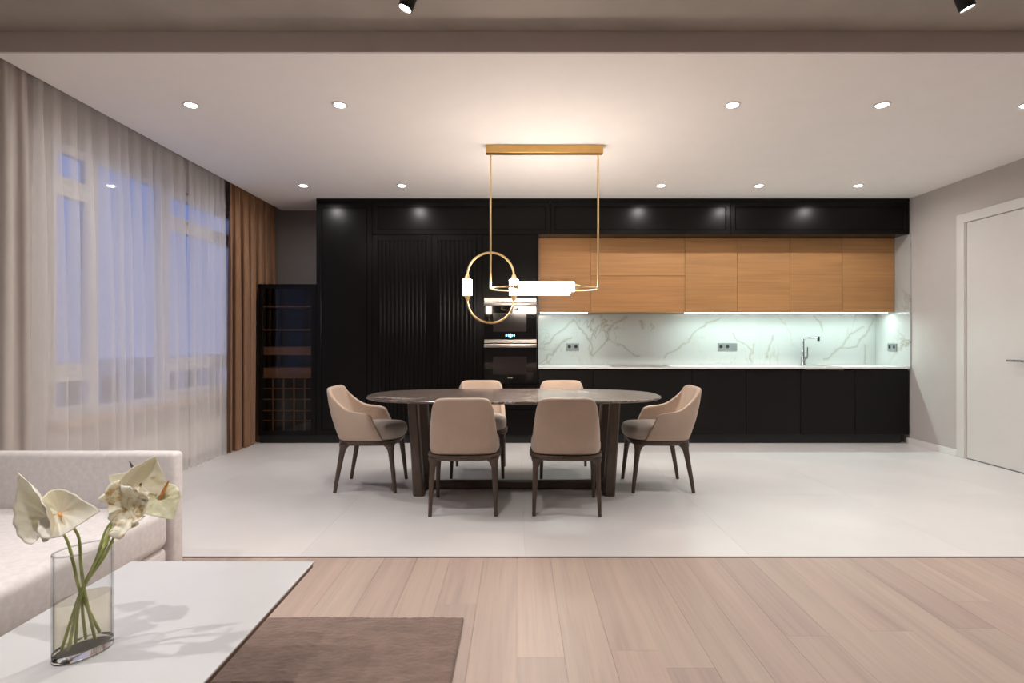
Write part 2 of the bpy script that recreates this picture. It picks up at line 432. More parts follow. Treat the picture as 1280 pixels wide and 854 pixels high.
struct(holed(0, XL - .14, XL, [YF - .1, 3.72, 6.17, YB + .1], [-.08, .60, 2.50, 2.97], 'wall', 'wall_left', {(1, 1)}))
struct(holed(0, XR, XR + .14, [YF - .1, 4.74, 5.49, YB + .1], [-.08, .0, 2.285, 2.97], 'wall', 'wall_right', {(1, 1)}))
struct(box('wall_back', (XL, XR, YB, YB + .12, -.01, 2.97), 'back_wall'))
struct(box('wall_front', (XL, XR, YF - .12, YF, -.01, 2.97), 'wall'))
struct(box('ceiling', (-2.84, XR, 3.075, YB, 2.70, 2.812), 'ceiling'))
struct(box('ceiling.001', (XL - .1, XR + .1, YF - .1, YB + .1, 2.81, 2.95), 'concrete'))
struct(box('trim_2', (-2.84, XR, 3.06, 3.075, 2.700, 2.81), 'fascia'))
bb = MB().box(XR - .016, XR, 5.585, 6.30, .0, .065, .003); struct(bb.build('baseboard_right', 'white_plastic'))
struct(MB().box(XR - .016, XR, YF, 4.65, .0, .065, .003).build('baseboard_right.001', 'white_plastic'))

# door_1 in the right wall
door = struct_empty('door_1', (XR, 5.1, 0))
cz, c0, c1 = 2.365, 4.655, 5.585
MB().bm(box_bm(XR - .014, XR, 5.487, c1, 0, cz, .003)).bm(box_bm(XR - .014, XR, c0, 4.745, 0, cz, .003)).bm(box_bm(XR - .014, XR, 4.745, 5.487, 2.277, cz, .003)).build('casing', 'white_paint', door)
MB().box(XR - .002, XR + .10, 5.479, 5.489, 0, 2.284).box(XR - .002, XR + .10, 4.741, 4.751, 0, 2.284).box(XR - .002, XR + .10, 4.751, 5.479, 2.276, 2.284).build('jamb', 'white_paint', door)
leaf = box('leaf', (XR + .004, XR + .044, 4.755, 5.475, .008, 2.272), 'white_paint', door, .002)
hd = MB().cyl((XR - .006, 4.82, .965), .026, .010, 0, 24).cyl((XR - .05, 4.82, .965), .010, .045, 0, 14)
hd.tube([(XR - .047, 4.815, .965), (XR - .050, 4.86, .965), (XR - .050, 4.965, .965)], [.010, .0105, .009], 12)
hd.build('handle', 'chrome', leaf, 40)
MB().cyl((XR - .004, 4.82, .875), .024, .008, 0, 24).build('lock_rosette', 'chrome', leaf, 40)
MB().cyl((XR - .006, 4.82, .875), .010, .004, 0, 14).build('keyhole', 'dark', leaf, 40)

# window_1 : frame with three lights, panes, sill
win = struct_empty('window_1', (-3.14, 4.95, .6))
fx0, fx1 = -3.15, -3.085
def bar(mb, y0, y1, z0, z1, x0=fx0, x1=fx1): mb.box(x0, x1, y0, y1, z0, z1, .004)
mb = MB()
bar(mb, 3.72, 6.17, .60, .655); bar(mb, 3.72, 6.17, 2.455, 2.50); bar(mb, 3.72, 3.765, .655, 2.455); bar(mb, 6.125, 6.17, .655, 2.455)
bar(mb, 4.11, 4.19, .655, 2.455); bar(mb, 4.915, 4.995, .655, 2.455)
mb.build('frame', 'frame_pvc', win)
pane_x = (-3.125, -3.118)
def light(y0, y1, z0, z1):
    s = MB(); t = .032; xx0, xx1 = -3.14, -3.075
    bar(s, y0, y1, z0, z0 + t, xx0, xx1); bar(s, y0, y1, z1 - t, z1, xx0, xx1); bar(s, y0, y0 + t, z0 + t, z1 - t, xx0, xx1); bar(s, y1 - t, y1, z0 + t, z1 - t, xx0, xx1)
    so = s.build('sash', 'frame_pvc', win)
    box('pane', (*pane_x, y0 + t - .004, y1 - t + .004, z0 + t - .004, z1 - t + .004), 'windowglass', so)
for (y0, y1) in ((3.765, 4.11), (4.995, 6.125)):
    tr = MB(); bar(tr, y0, y1, 2.16, 2.225); bar(tr, y0, y1, .895, .95); tr.build('transom', 'frame_pvc', win)
    light(y0, y1, 2.225, 2.455); light(y0, y1, .95, 2.16); light(y0, y1, .655, .895)
box('pane', (*pane_x, 4.186, 4.919, .651, 2.459), 'windowglass', win)
struct(box('trim_3', (-3.085, -2.985, 3.68, 6.21, .558, .598), 'sill', None, .004))

# ================================================================== THINGS OUTSIDE
bl = thing('apartment_building', 'dim apartment block seen in the dusk through the sheer curtains', 'building', (-26, 35, -12))
box('wall', (-30, -26, 10, 60, -12, -.4), 'facade', bl)
for i in range(16):
    for q in range(4):
        lit = (i * 7 + q * 5) % 11 == 3
        o = box('window', (-26.02, -25.9, 11.6 + i * 3, 13.2 + i * 3, -11.3 + q * 2.8, -9.7 + q * 2.8), 'litwindow' if lit else 'darkwindow', bl)

# ================================================================== KITCHEN WALL
FY = 6.25                        # front plane of tall, top and base units
def shaker(mb, x0, x1, z0, z1, y=FY, t=.02, border=.05, rec=.008):
    """door front with a recessed centre panel, one closed skin"""
    b1, b2 = border, border + .010
    def rect(d, yy): return [(x0 + d, yy, z0 + d), (x1 - d, yy, z0 + d), (x1 - d, yy, z1 - d), (x0 + d, yy, z1 - d)]
    rings = [rect(0, y + t), rect(0, y + .002), rect(.002, y), rect(b1 - .006, y), rect(b1, y + .004), rect(b1 + .002, y - .001), rect(b1 + .008, y - .001), rect(b2, y + rec), rect(b2 + .02, y + rec)]
    return mb.loft(rings, True)
def carcass(x0, x1, z0, z1, y0, y1, mat, parent):
    return box('carcass', (x0 + .0015, x1 - .0015, y0, y1, z0, z1), mat, parent)
GAP = .0018
# wine cabinet
X0, X1 = -2.857, -2.218
wc = thing('wine_cabinet', 'low black wine cabinet with smoked glass door beside the brown curtain', 'cabinet', ((X0 + X1) / 2, 6.5, 0))
cz0, cz1 = .09, 1.757
cb = MB().box(X0, X0 + .018, FY + .022, 6.83, cz0, cz1).box(X1 - .018, X1, FY + .022, 6.83, cz0, cz1).box(X0 + .018, X1 - .018, FY + .022, 6.83, cz1 - .018, cz1).box(X0 + .018, X1 - .018, FY + .022, 6.83, cz0, cz0 + .018).box(X0 + .018, X1 - .018, 6.81, 6.83, cz0 + .018, cz1 - .018)
cb.build('carcass', 'black', wc)
dr = MB(); fw = .052
dr.box(X0 + GAP, X0 + fw, FY, FY + .02, cz0, cz1, .002).box(X1 - fw, X1 - GAP, FY, FY + .02, cz0, cz1, .002).box(X0 + fw, X1 - fw, FY, FY + .02, cz1 - fw, cz1, .002).box(X0 + fw, X1 - fw, FY, FY + .02, cz0, cz0 + fw, .002)
dfr = dr.build('door', 'black', wc)
box('pane', (X0 + fw - .003, X1 - fw + .003, FY + .006, FY + .012, cz0 + fw - .003, cz1 - fw + .003), 'wineglass', dfr)
ix0, ix1 = X0 + .019, X1 - .019
for z in (1.514, 1.255): box('shelf', (ix0, ix1, 6.31, 6.80, z - .006, z + .006), 'winewood', wc, .001)
for (za, zb) in ((.972, 1.062), (.722, .828)):
    d = MB().box(ix0 + .006, ix1 - .006, 6.34, 6.79, za, zb, .002).build('drawer', 'winewood', wc)
rk = MB()
for xx in (-2.725, -2.607, -2.492, -2.37): rk.box(xx - .006, xx + .006, 6.331, 6.342, .125, .715)
rk.build('bottle_rack', 'winewood', wc)
for z in (.60, .48, .355, .245): box('rack_bar', (ix0, ix1, 6.325, 6.330, z - .005, z + .005), 'winewood', wc)
for z in (.715,): box('shelf', (ix0, ix1, 6.32, 6.80, z, z + .005), 'winewood', wc)

# tall pantry unit with framed door
X0, X1 = -2.214, -1.60
t = thing('tall_cabinet', 'tall black cabinet with one framed door right of the wine cabinet', 'cabinet', ((X0 + X1) / 2, 6.5, 0))
carcass(X0, X1, .09, 2.66, FY + .021, 6.83, 'black', t)
shaker(MB(), X0 + GAP, X1 - GAP, .095, 2.655, border=.055).build('door', 'black', t)
# fluted tall units
def fluted(x0, x1, label):
    t = thing('fluted_cabinet', label, 'cabinet', ((x0 + x1) / 2, 6.5, 0), 'fluted tall cabinets')
    carcass(x0, x1, .09, 2.304, FY + .021, 6.83, 'black', t)
    st = .062
    d = MB().box(x0 + GAP, x0 + st, FY, FY + .02, .095, 2.300, .002).box(x1 - st, x1 - GAP, FY, FY + .02, .095, 2.300, .002).box(x0 + st, x1 - st, FY, FY + .02, 2.300 - st, 2.300, .002).box(x0 + st, x1 - st, FY, FY + .02, .095, .095 + st, .002)
    do = d.build('door', 'black', t)
    # ribbed infill: one corrugated skin
    a, b_ = x0 + st, x1 - st; n = round((b_ - a) / .046); p = (b_ - a) / n
    prof = []
    for i in range(n):
        s = a + i * p
        prof += [(s + .001, FY + .014), (s + .006, FY + .013), (s + .0075, FY + .004), (s + .0095, FY + .0015), (s + .013, FY + .0005), (s + p * .6, FY + .0005), (s + p - .009, FY + .0015), (s + p - .007, FY + .004), (s + p - .0055, FY + .013)]
    prof.append((b_, FY + .014))
    m = MB(); m.loft([[(q[0], q[1], .095 + st) for q in prof], [(q[0], q[1], 2.300 - st) for q in prof]], False, False)
    m.build('fluted_panel', 'black', do, 50)
fluted(-1.60, -.943, 'wider black fluted cabinet right of the framed tall door')
fluted(-.943, -.388, 'narrower black fluted cabinet left of the ovens')
# oven tower
X0, X1 = -.388, .228
t = thing('oven_cabinet', 'black tower cabinet housing two built-in ovens', 'cabinet', ((X0 + X1) / 2, 6.5, 0))
MB().box(X0, X0 + .018, FY + .022, 6.83, .09, 2.304).box(X1 - .018, X1, FY + .0, 6.83, .09, 2.304).box(X0 + .018, X1 - .018, FY + .022, 6.83, 1.612, 2.304).box(X0 + .018, X1 - .018, FY + .022, 6.83, .09, .655).build('carcass', 'black', t)
box('door', (X0 + GAP, X1 - .019, FY, FY + .02, 1.613, 2.300), 'black', t, .002)
box('drawer', (X0 + GAP, X1 - .019, FY, FY + .02, .095, .372), 'black', t, .002)
box('drawer', (X0 + GAP, X1 - .019, FY, FY + .02, .376, .653), 'black', t, .002)
def oven(z0, z1, label, win_z, display):
    o = thing('oven', label, 'oven', ((X0 + X1) / 2 - .01, 6.45, z0))
    a, b_ = X0 + .020, X1 - .021
    box('body', (a + .004, b_ - .004, FY + .022, 6.76, z0 + .004, z1 - .002), 'dark', o)
    box('control_panel', (a, b_, FY - .002, FY + .021, z1 - .045, z1 - .002), 'steel', o, .003)
    d = box('door', (a, b_, FY - .004, FY + .021, z0 + .002, z1 - .049), 'blackglass', o, .003)
    h = MB().box(a, b_, FY - .040, FY - .022, z1 - .092, z1 - .054, .004, 2).box(a + .01, a + .03, FY - .024, FY - .003, z1 - .085, z1 - .062).box(b_ - .03, b_ - .01, FY - .024, FY - .003, z1 - .085, z1 - .062)
    h.build('handle', 'steel', d, 40)
    box('oven_window', (a + .10, b_ - .11, FY - .0052, FY - .0035, win_z[0], win_z[1]), 'ovenwin', d)
    tm = MB()
    for k, w in enumerate((.012, .008, .010, .007)): tm.box((a + b_) / 2 - .028 + k * .014, (a + b_) / 2 - .028 + k * .014 + w, FY - .0050, FY - .0038, win_z[0] - .040, win_z[0] - .030)
    tm.build('lettering', 'lettering', d)
    return o, a, b_, d
ov, a, b_, d = oven(1.155, 1.609, 'upper compact built-in oven with lit blue display', (1.232, 1.44), True)
dm = MB()
xm = (a + b_) / 2
for (dx, w, zz, h) in ((-.050, .016, 1.182, .022), (-.022, .009, 1.178, .030), (-.006, .016, 1.166, .044), (.018, .006, 1.180, .024), (.036, .014, 1.182, .022)):
    dm.box(xm + dx, xm + dx + w, FY - .0052, FY - .0038, zz, zz + h)
dm.build('display', 'display', d)
oven(.66, 1.151, 'lower built-in oven below the compact oven', (.76, .96), False)
# top row of flap cabinets right under the ceiling
for (x0, x1, lab) in ((-1.60, .36, 'left wide black top cabinet above the fluted doors and ovens'), (.36, 2.345, 'middle wide black top cabinet above the oak doors'), (2.345, 4.304, 'right wide black top cabinet beside the grey wall')):
    t = thing('top_cabinet', lab, 'cabinet', ((x0 + x1) / 2, 6.5, 2.306), 'black top cabinets')
    carcass(x0, x1, 2.3055, 2.66, FY + .021, 6.83, 'black', t)
    shaker(MB(), x0 + GAP, x1 - GAP, 2.3055, 2.657, border=.05).build('door', 'black', t)
tag(box('filler_panel', (-2.214, XR - .014, FY, FY + .03, 2.662, 2.6995), 'black', None, .001, loc=(0, FY, 2.662)), 'long thin black filler strip between top cabinets and white ceiling', 'panel')
tag(box('plinth', (-2.857, .228, 6.30, 6.32, 0, .088), 'plinth', None, loc=(-1.3, 6.31, 0)), 'black plinth strip under the tall cabinets and wine cabinet', 'plinth')
tag(box('plinth', (.230, 4.245, 6.30, 6.32, 0, .098), 'plinth', None, loc=(2.2, 6.31, 0)), 'black plinth strip under the low base cabinets', 'plinth')
# base units
bx = [.230, .83, 1.92, 2.51, 3.11, 3.71, 4.304]
blab = ['black base cabinet next to the oven tower', 'widest black base cabinet under the cooktop', 'black base cabinet just right of the cooktop cabinet', 'black base cabinet between cooktop side and sink side', 'black base cabinet under the sink', 'black base cabinet in the corner by the grey wall']
for k in range(6):
    x0, x1 = bx[k], bx[k + 1]
    t = thing('base_cabinet', blab[k], 'cabinet', ((x0 + x1) / 2, 6.5, .10), 'black base cabinets')
    if k == 4:
        MB().box(x0 + .0015, x0 + .02, FY + .021, 6.83, .10, .822).box(x1 - .02, x1 - .0015, FY + .021, 6.83, .10, .822).box(x0 + .02, x1 - .02, FY + .021, 6.83, .10, .12).build('carcass', 'black_base', t)
    else: carcass(x0, x1, .10, .822, FY + .021, 6.83, 'black_base', t)
    box('door', (x0 + GAP * 1.3, x1 - GAP * 1.3, FY, FY + .02, .101, .806), 'black_base', t, .002)
wt_ = holed(2, .823, .843, [.230, 3.20, 3.64, 4.304], [6.232, 6.33, 6.70, 6.834], 'worktop', 'worktop', {(1, 1)})
tag(wt_, 'thin white stone worktop running over the base cabinets', 'worktop')
sk = thing('sink', 'undermount steel sink in the white worktop below the faucet', 'sink', (3.42, 6.515, .66))
MB().loft([[(3.20, 6.33, .822), (3.64, 6.33, .822), (3.64, 6.70, .822), (3.20, 6.70, .822)], [(3.205, 6.335, .822), (3.635, 6.335, .822), (3.635, 6.695, .822), (3.205, 6.695, .822)],
           [(3.215, 6.345, .665), (3.625, 6.345, .665), (3.625, 6.685, .665), (3.215, 6.685, .665)]], True).build('basin', 'steel', sk)
MB().cyl((3.42, 6.515, .666), .04, .004).build('drain', 'chrome', sk, 40)
ck = thing('cooktop', 'flat black glass cooktop set on the white worktop', 'cooktop', (1.37, 6.55, .843))
box('glass_plate', (1.045, 1.695, 6.34, 6.76, .8432, .850), 'blackglass', ck, .002)
MB().box(1.040, 1.045, 6.335, 6.765, .8432, .8505).box(1.045, 1.695, 6.335, 6.340, .8432, .8505).box(1.695, 1.700, 6.335, 6.765, .8432, .8505).build('edge_trim', 'steel', ck)
rg = MB()
for (cx, cy, r) in ((1.2, 6.45, .075), (1.2, 6.65, .09), (1.54, 6.45, .09), (1.54, 6.65, .075)):
    rg.tube([(cx + r * math.cos(q), cy + r * math.sin(q), .850) for q in (k * math.pi / 16 for k in range(32))], .0008, 4, True)
o = rg.build('zone_marking', 'lettering', ck); o['kind'] = 'stuff'
# faucet
fc = thing('faucet', 'tall chrome kitchen faucet with swivel spout on the worktop', 'faucet', (3.385, 6.745, .843))
fx, fy = 3.385, 6.745
MB().lathe([(.030, .8432), (.030, .850), (.024, .856), (.024, .93), (.020, .94), (.016, .95), (.016, 1.145), (.012, 1.155)], (fx, fy, 0), 20).build('body', 'chrome', fc, 45)
MB().tube([(fx, fy, 1.135), (fx + .012, fy - .02, 1.158), (fx + .06, fy - .07, 1.166), (fx + .115, fy - .13, 1.172)], [.013, .012, .011, .013], 12).build('spout', 'chrome', fc, 50)
MB().cyl((fx + .115, fy - .13, 1.128), .014, .052, 2, 16).build('spray_head', 'dark', fc, 40)
MB().tube([(fx + .020, fy - .006, .915), (fx + .040, fy - .012, .925), (fx + .046, fy - .014, .96), (fx + .046, fy - .016, 1.055)], [.010, .010, .008, .006], 10).build('lever', 'chrome', fc, 50)
# marble splashback
tag(box('backsplash', (.232, 4.303, 6.836, 6.8495, .8435, 1.4615), 'splash', None, loc=(2.27, 6.84, .8435)), 'long white marble backsplash with grey and ochre veins behind the worktop', 'backsplash')
tag(box('backsplash', (4.3055, 4.3195, 6.235, 6.8495, .8435, 2.304), 'marble', None, loc=(4.31, 6.54, .8435)), 'narrow tall white marble panel on the side wall at the kitchen end', 'backsplash')
# sockets
def sock(name, n, used, label, rot):
    s = thing(name, label, 'socket', (0, 0, 0), 'sockets on the marble backsplash')
    w = .078 * n
    MB().box(-w / 2, w / 2, -.009, 0, -.045, .045, .002).build('plate', 'socket', s)
    for k in range(n):
        c = -w / 2 + .039 + .078 * k
        if k in used:
            MB().cyl((c, -.0093, .004), .020, .0012, 1, 18).build('outlet', 'dark', s)
            MB().tube([(c + .022 * math.cos(q), -.0095, .004 + .022 * math.sin(q)) for q in (i * math.pi / 10 for i in range(20))], .0022, 5, True).build('outlet_ring', 'socket', s)
        else: box('switch', (c - .030, c + .030, -.012, -.009, -.034, .034), 'socket', s, .002)
    return s
s = sock('socket', 2, (0, 1), 'grey double wall socket on the marble left of the cooktop', 0); s.location = (.66, 6.8358, 1.055)
s = sock('socket', 3, (0, 1), 'grey triple socket plate on the marble between cooktop and faucet', 0); s.location = (2.52, 6.8358, 1.055)
s = sock('socket', 2, (0, 1), 'grey double socket on the side marble panel near the corner', 0); s.location = (4.3050, 6.53, 1.055); s.rotation_euler = (0, 0, R(90)) if False else (0, 0, R(-90))
# oak wall cabinets
UY = 6.49
ux = [.236, .831, 1.909, 2.508, 3.107, 3.706, 4.303]
ulab = ['oak wall cabinet next to the ovens with a light strip beneath', 'wide oak wall cabinet with two stacked flaps over the cooktop', 'oak wall cabinet just right of the two-flap cabinet', 'second single-door oak wall cabinet right of the two-flap cabinet', 'oak wall cabinet above the faucet', 'last oak wall cabinet against the marble side panel']
for k in range(6):
    x0, x1 = ux[k], ux[k + 1]
    t = thing('wall_cabinet', ulab[k], 'cabinet', ((x0 + x1) / 2, 6.6, 1.462), 'oak wall cabinets')
    carcass(x0, x1, 1.4625, 2.304, UY + .021, 6.834, 'oak', t)
    if k == 1:
        box('door', (x0 + GAP, x1 - GAP, UY, UY + .02, 1.4625, 1.871), 'oak', t, .0015)
        box('door', (x0 + GAP, x1 - GAP, UY, UY + .02, 1.875, 2.302), 'oak', t, .0015)
    else: box('door', (x0 + GAP, x1 - GAP, UY, UY + .02, 1.4625, 2.302), 'oak', t, .0015)
for (x0, x1, lab) in ((.26, .805, 'short cool white light strip under the oak cabinet by the ovens'), (1.925, 4.25, 'long cool white light strip under the four right oak cabinets')):
    t = thing('led_strip', lab, 'light strip', ((x0 + x1) / 2, 6.62, 1.455), 'light strips under the oak cabinets')
    box('profile', (x0, x1, 6.515, 6.595, 1.4555, 1.4620), 'steel', t)
    box('diffuser', (x0 + .004, x1 - .004, 6.520, 6.590, 1.4535, 1.4555), 'led', t)
    lamp('strip_light', 'AREA', ((x0 + x1) / 2, 6.557, 1.4525), P_LED * (x1 - x0), C_LED, t, shape='RECTANGLE', size=x1 - x0 - .02, size_y=.012)

# ================================================================== DINING TABLE
def sup(a, b, n, k, N):
    q = 2 * math.pi * k / N; c, s_ = math.cos(q), math.sin(q)
    return (math.copysign(abs(c) ** (2 / n), c) * a, math.copysign(abs(s_) ** (2 / n), s_) * b)
tbx, tby = -.028, 4.345
tb = thing('dining_table', 'long dining table with rounded brown marble top on slanted dark wood legs', 'table', (tbx, tby, 0))
def topring(sc_, z): return [(tbx + sup(1.1 - sc_, .5 - sc_, 2.9, k, 96)[0], tby + sup(1.1 - sc_, .5 - sc_, 2.9, k, 96)[1], z) for k in range(96)]
MB().loft([topring(.10, .700), topring(.03, .708), topring(.004, .718), topring(0, .722), topring(0, .727), topring(.003, .730)]).build('tabletop', 'darkmarble', tb, 35)
def slab_leg(p0, p1, w0, w1, d0, d1):
    m = MB(); rings = []
    for (p, w, d) in ((p0, w0, d0), (p1, w1, d1)):
        c = .012
        pts = [(-w, -d * .2), (-w + c, -d), (w - c, -d), (w, -d + c), (w, d - c), (w - c, d), (-w + c, d), (-w, d * .6)]
        rings.append([(p[0] + q[0], p[1] + q[1], p[2]) for q in pts])
    return m.loft(rings)
for sx in (-1, 1):
    for sy in (-1, 1):
        slab_leg((tbx + sx * .70, tby + .06 + sy * .20, 0), (tbx + sx * .740, tby + .04 + sy * .225, .702), .042, .036, .042, .045).build('leg', 'walnut', tb, 40)
    box('foot_rail', (tbx + sx * .70 - .035, tbx + sx * .70 + .035, tby - .10, tby + .22, .004, .055), 'walnut', tb, .004)
    box('top_rail', (tbx + sx * .74 - .035, tbx + sx * .74 + .035, tby - .15, tby + .23, .67, .701), 'walnut', tb, .004)
box('stretcher', (tbx - .668, tbx + .668, tby + .02, tby + .10, .004, .055), 'walnut', tb, .004)

# ================================================================== CHAIRS
def catmull(P, t):
    n = len(P) - 1; i = min(int(t * n), n - 1); u = t * n - i
    p0, p1, p2, p3 = P[max(i - 1, 0)], P[i], P[i + 1], P[min(i + 2, n)]
    return tuple(.5 * ((2 * b) + (-a + c) * u + (2 * a - 5 * b + 4 * c - d) * u * u + (-a + 3 * b - 3 * c + d) * u ** 3) for a, b, c, d in zip(p0, p1, p2, p3))
def shell_mesh(half, name, bulge):
    """half: list of (bottom xyz, top xyz) from the back centre to the free edge"""
    full = [((-b[0], b[1], b[2]), (-t[0], t[1], t[2])) for b, t in reversed(half[1:])] + list(half)
    NC, NR = 44, 12; mb = MB(); rows = []
    for j in range(NR + 1):
        v = j / NR; row = []
        for i in range(NC + 1):
            u = i / NC
            b = Vector(catmull([q[0] for q in full], u)); t = Vector(catmull([q[1] for q in full], u))
            p = b.lerp(t, v)
            nrm = Vector((p.x * .6, min(p.y, -.02), 0)); nrm.normalize()
            p += nrm * bulge * math.sin(math.pi * v)
            row.append(p)
        rows.append(row)
    mb.loft(rows, False, False)
    me = mb.mesh(name); 
    # outward facing: check the middle face
    c = me.polygons[(NR // 2) * NC + NC // 2]
    if c.normal.y > 0: me.flip_normals()
    me.polygons.foreach_set('use_smooth', [True] * len(me.polygons))
    return me
def seat_ring(s_, z):
    o = []
    for k in range(56):
        q = 2 * math.pi * k / 56; n = 4.2 if math.sin(q) >= 0 else 2.9
        x, y = sup(.248 - s_, .232 - s_, n, k, 56); o.append((x, .006 + y, z))
    return o
def chair(arms, label, group):
    name = 'dining_armchair' if arms else 'dining_chair'
    r = thing(name, label, 'chair', (0, 0, 0), group)
    if arms:
        half = [((0, -.205, .388), (0, -.315, .782)), ((.09, -.205, .388), (.085, -.313, .782)), ((.165, -.200, .388), (.15, -.305, .780)), ((.220, -.165, .388), (.200, -.275, .755)),
                ((.240, -.10, .388), (.222, -.205, .685)), ((.246, -.03, .388), (.240, -.135, .632)), ((.248, .04, .388), (.250, -.065, .612)), ((.246, .10, .388), (.254, .010, .604)), ((.240, .150, .388), (.252, .058, .586))]
    else:
        half = [((0, -.208, .388), (0, -.295, .775)), ((.09, -.203, .388), (.08, -.294, .775)), ((.152, -.188, .388), (.140, -.290, .772)), ((.194, -.160, .388), (.178, -.280, .758)), ((.217, -.118, .388), (.195, -.262, .725)), ((.229, -.065, .39), (.202, -.240, .68))]
    me = shell_mesh(half, 'shell', .016 if arms else .010)
    me.materials.append(M['leather'])
    s = bpy.data.objects.new('backrest', me); col.objects.link(s); s.parent = r
    so = s.modifiers.new('thick', 'SOLIDIFY'); so.thickness = .036; so.offset = -1; so.use_even_offset = True
    sb = s.modifiers.new('smooth', 'SUBSURF'); sb.levels = 1; sb.render_levels = 2
    # rim piping along the free edge of the shell
    NC = 44
    full = [((-b[0], b[1], b[2]), (-t[0], t[1], t[2])) for b, t in reversed(half[1:])] + list(half)
    # cushion
    N = 40; mb = MB(); cy = .028
    prof = [(.86, .391), (.97, .400), (1.0, .425), (1.0, .450), (.965, .475), (.87, .490), (.65, .499), (.35, .503), (.08, .504)]
    mb.loft([[(sup(.238 * s_, .236 * s_, 3.6, k, N)[0], cy + sup(.238 * s_, .236 * s_, 3.6, k, N)[1], z) for k in range(N)] for s_, z in prof])
    mb.build('seat', 'seatfab', r, 179)
    # frame
    ring = seat_ring
    MB().loft([ring(.03, .356), ring(.006, .358), ring(.0, .366), ring(.0, .384), ring(.004, .390), ring(.03, .391)]).build('seat_frame', 'walnut', r, 40)
    for sx in (-1, 1):
        for sy in (-1, 1):
            y0, y1 = (.190, .232) if sy > 0 else (-.158, -.222)
            def rg(cx, cy_, z, w, d): 
                pts = []
                for k in range(12):
                    q = sup(w, d, 3.2, k, 12); pts.append((cx + q[0], cy_ + q[1], z))
                return pts
            xs0, xs1 = .203, .214
            m = MB().loft([rg(sx * xs1, y1, 0, .0115, .0125), rg(sx * (xs1 - .002), y1 - (y1 - y0) * .2, .08, .0135, .0145), rg(sx * (xs0 + .004), y1 - (y1 - y0) * .65, .24, .0175, .0185), rg(sx * xs0, y1 - (y1 - y0) * .85, .31, .020, .022), rg(sx * (xs0 - .006), y0, .340, .028, .030), rg(sx * (xs0 - .014), y0 - sy * .01, .358, .044, .044), rg(sx * (xs0 - .018), y0 - sy * .014, .366, .050, .048)])
            m.build('leg', 'walnut', r, 50)
    return r
sc_proto = chair(False, 'beige dining chair seen from behind, left of the two front ones', 'armless dining chairs along the table')
ac_proto = chair(True, 'beige dining armchair at the left end of the table', 'dining armchairs at the table ends')
# armless chairs: (x, y, turn, label)
cs = [(-.362, 3.925, R(1.5), None), (.330, 3.925, R(-2.5), 'beige dining chair seen from behind, right of the two front ones'),
      (-.335, 4.93, R(180), 'beige dining chair across the table, its lit top edge left of centre'), (.405, 4.93, R(181), 'beige dining chair across the table, its lit top edge right of centre')]
for i, (x, y, rz, lab) in enumerate(cs):
    o = sc_proto if i == 0 else copy_tree(sc_proto)
    o.location = (x, y, 0); o.rotation_euler = (0, 0, rz)
    if lab: o['label'] = lab
for i, (x, y, rz, lab) in enumerate([(-1.150, 4.48, R(-90), None), (1.098, 4.48, R(90), 'beige dining armchair at the right end of the table')]):
    o = ac_proto if i == 0 else copy_tree(ac_proto)
    o.location = (x, y, 0); o.rotation_euler = (0, 0, rz)
    if lab: o['label'] = lab

# ================================================================== CHANDELIER
px_, py_, zr = .214, 4.55, 1.557
ch = thing('chandelier', 'brass chandelier of looped tubes with glowing glass cylinders over the table', 'chandelier', (px_, py_, 2.70))
box('canopy', (px_ - .467, px_ + .467, py_ - .035, py_ + .035, 2.636, 2.6995), 'gold_dark', ch, .002)
for sx in (-1, 1):
    MB().cyl((px_ + sx * .430, py_, zr), .0075, 2.637 - zr, 2, 12).build('rod', 'gold', ch, 40)
def stadium(c, r, half, plane, n=20, skip=False):
    pts = []
    for k in range(n + 1):
        q = -math.pi / 2 + math.pi * k / n; pts.append((half + r * math.cos(q), r * math.sin(q)))
    for k in range(n + 1):
        q = math.pi / 2 + math.pi * k / n; pts.append((-half + r * math.cos(q), r * math.sin(q)))
    if plane == 'xy': return [(c[0] + a, c[1] + b_, c[2]) for a, b_ in pts]
    return [(c[0] + b_, c[1], c[2] + a) for a, b_ in pts]
MB().tube(stadium((px_, py_, zr), .188, .242, 'xy'), .0075, 10, True).build('horizontal_loop', 'gold', ch, 60)
vx = px_ - .430
MB().tube(stadium((vx, py_, zr + .008), .186, .095, 'xz'), .0085, 10, True).build('vertical_loop', 'gold', ch, 60)
for sy in (-1, 1):
    yy = py_ + sy * .188
    MB().cyl((px_ - .20, yy, zr), .037, .42, 0, 20).build('light_tube', 'tube', ch, 40)
    MB().cyl((px_ - .245, yy, zr), .012, .045, 0, 16, .026).cyl((px_ + .22, yy, zr), .026, .045, 0, 16, .012).build('tube_cap', 'gold', ch, 40)
for sx in (-1, 1):
    xx = vx + sx * .186; zc = zr + .010
    MB().cyl((xx, py_, zc - .062), .036, .124, 2, 20).build('light_tube', 'tube', ch, 40)
    MB().cyl((xx, py_, zc + .062), .027, .045, 2, 16, .011).cyl((xx, py_, zc - .107), .011, .045, 2, 16, .027).build('tube_cap', 'gold', ch, 40)

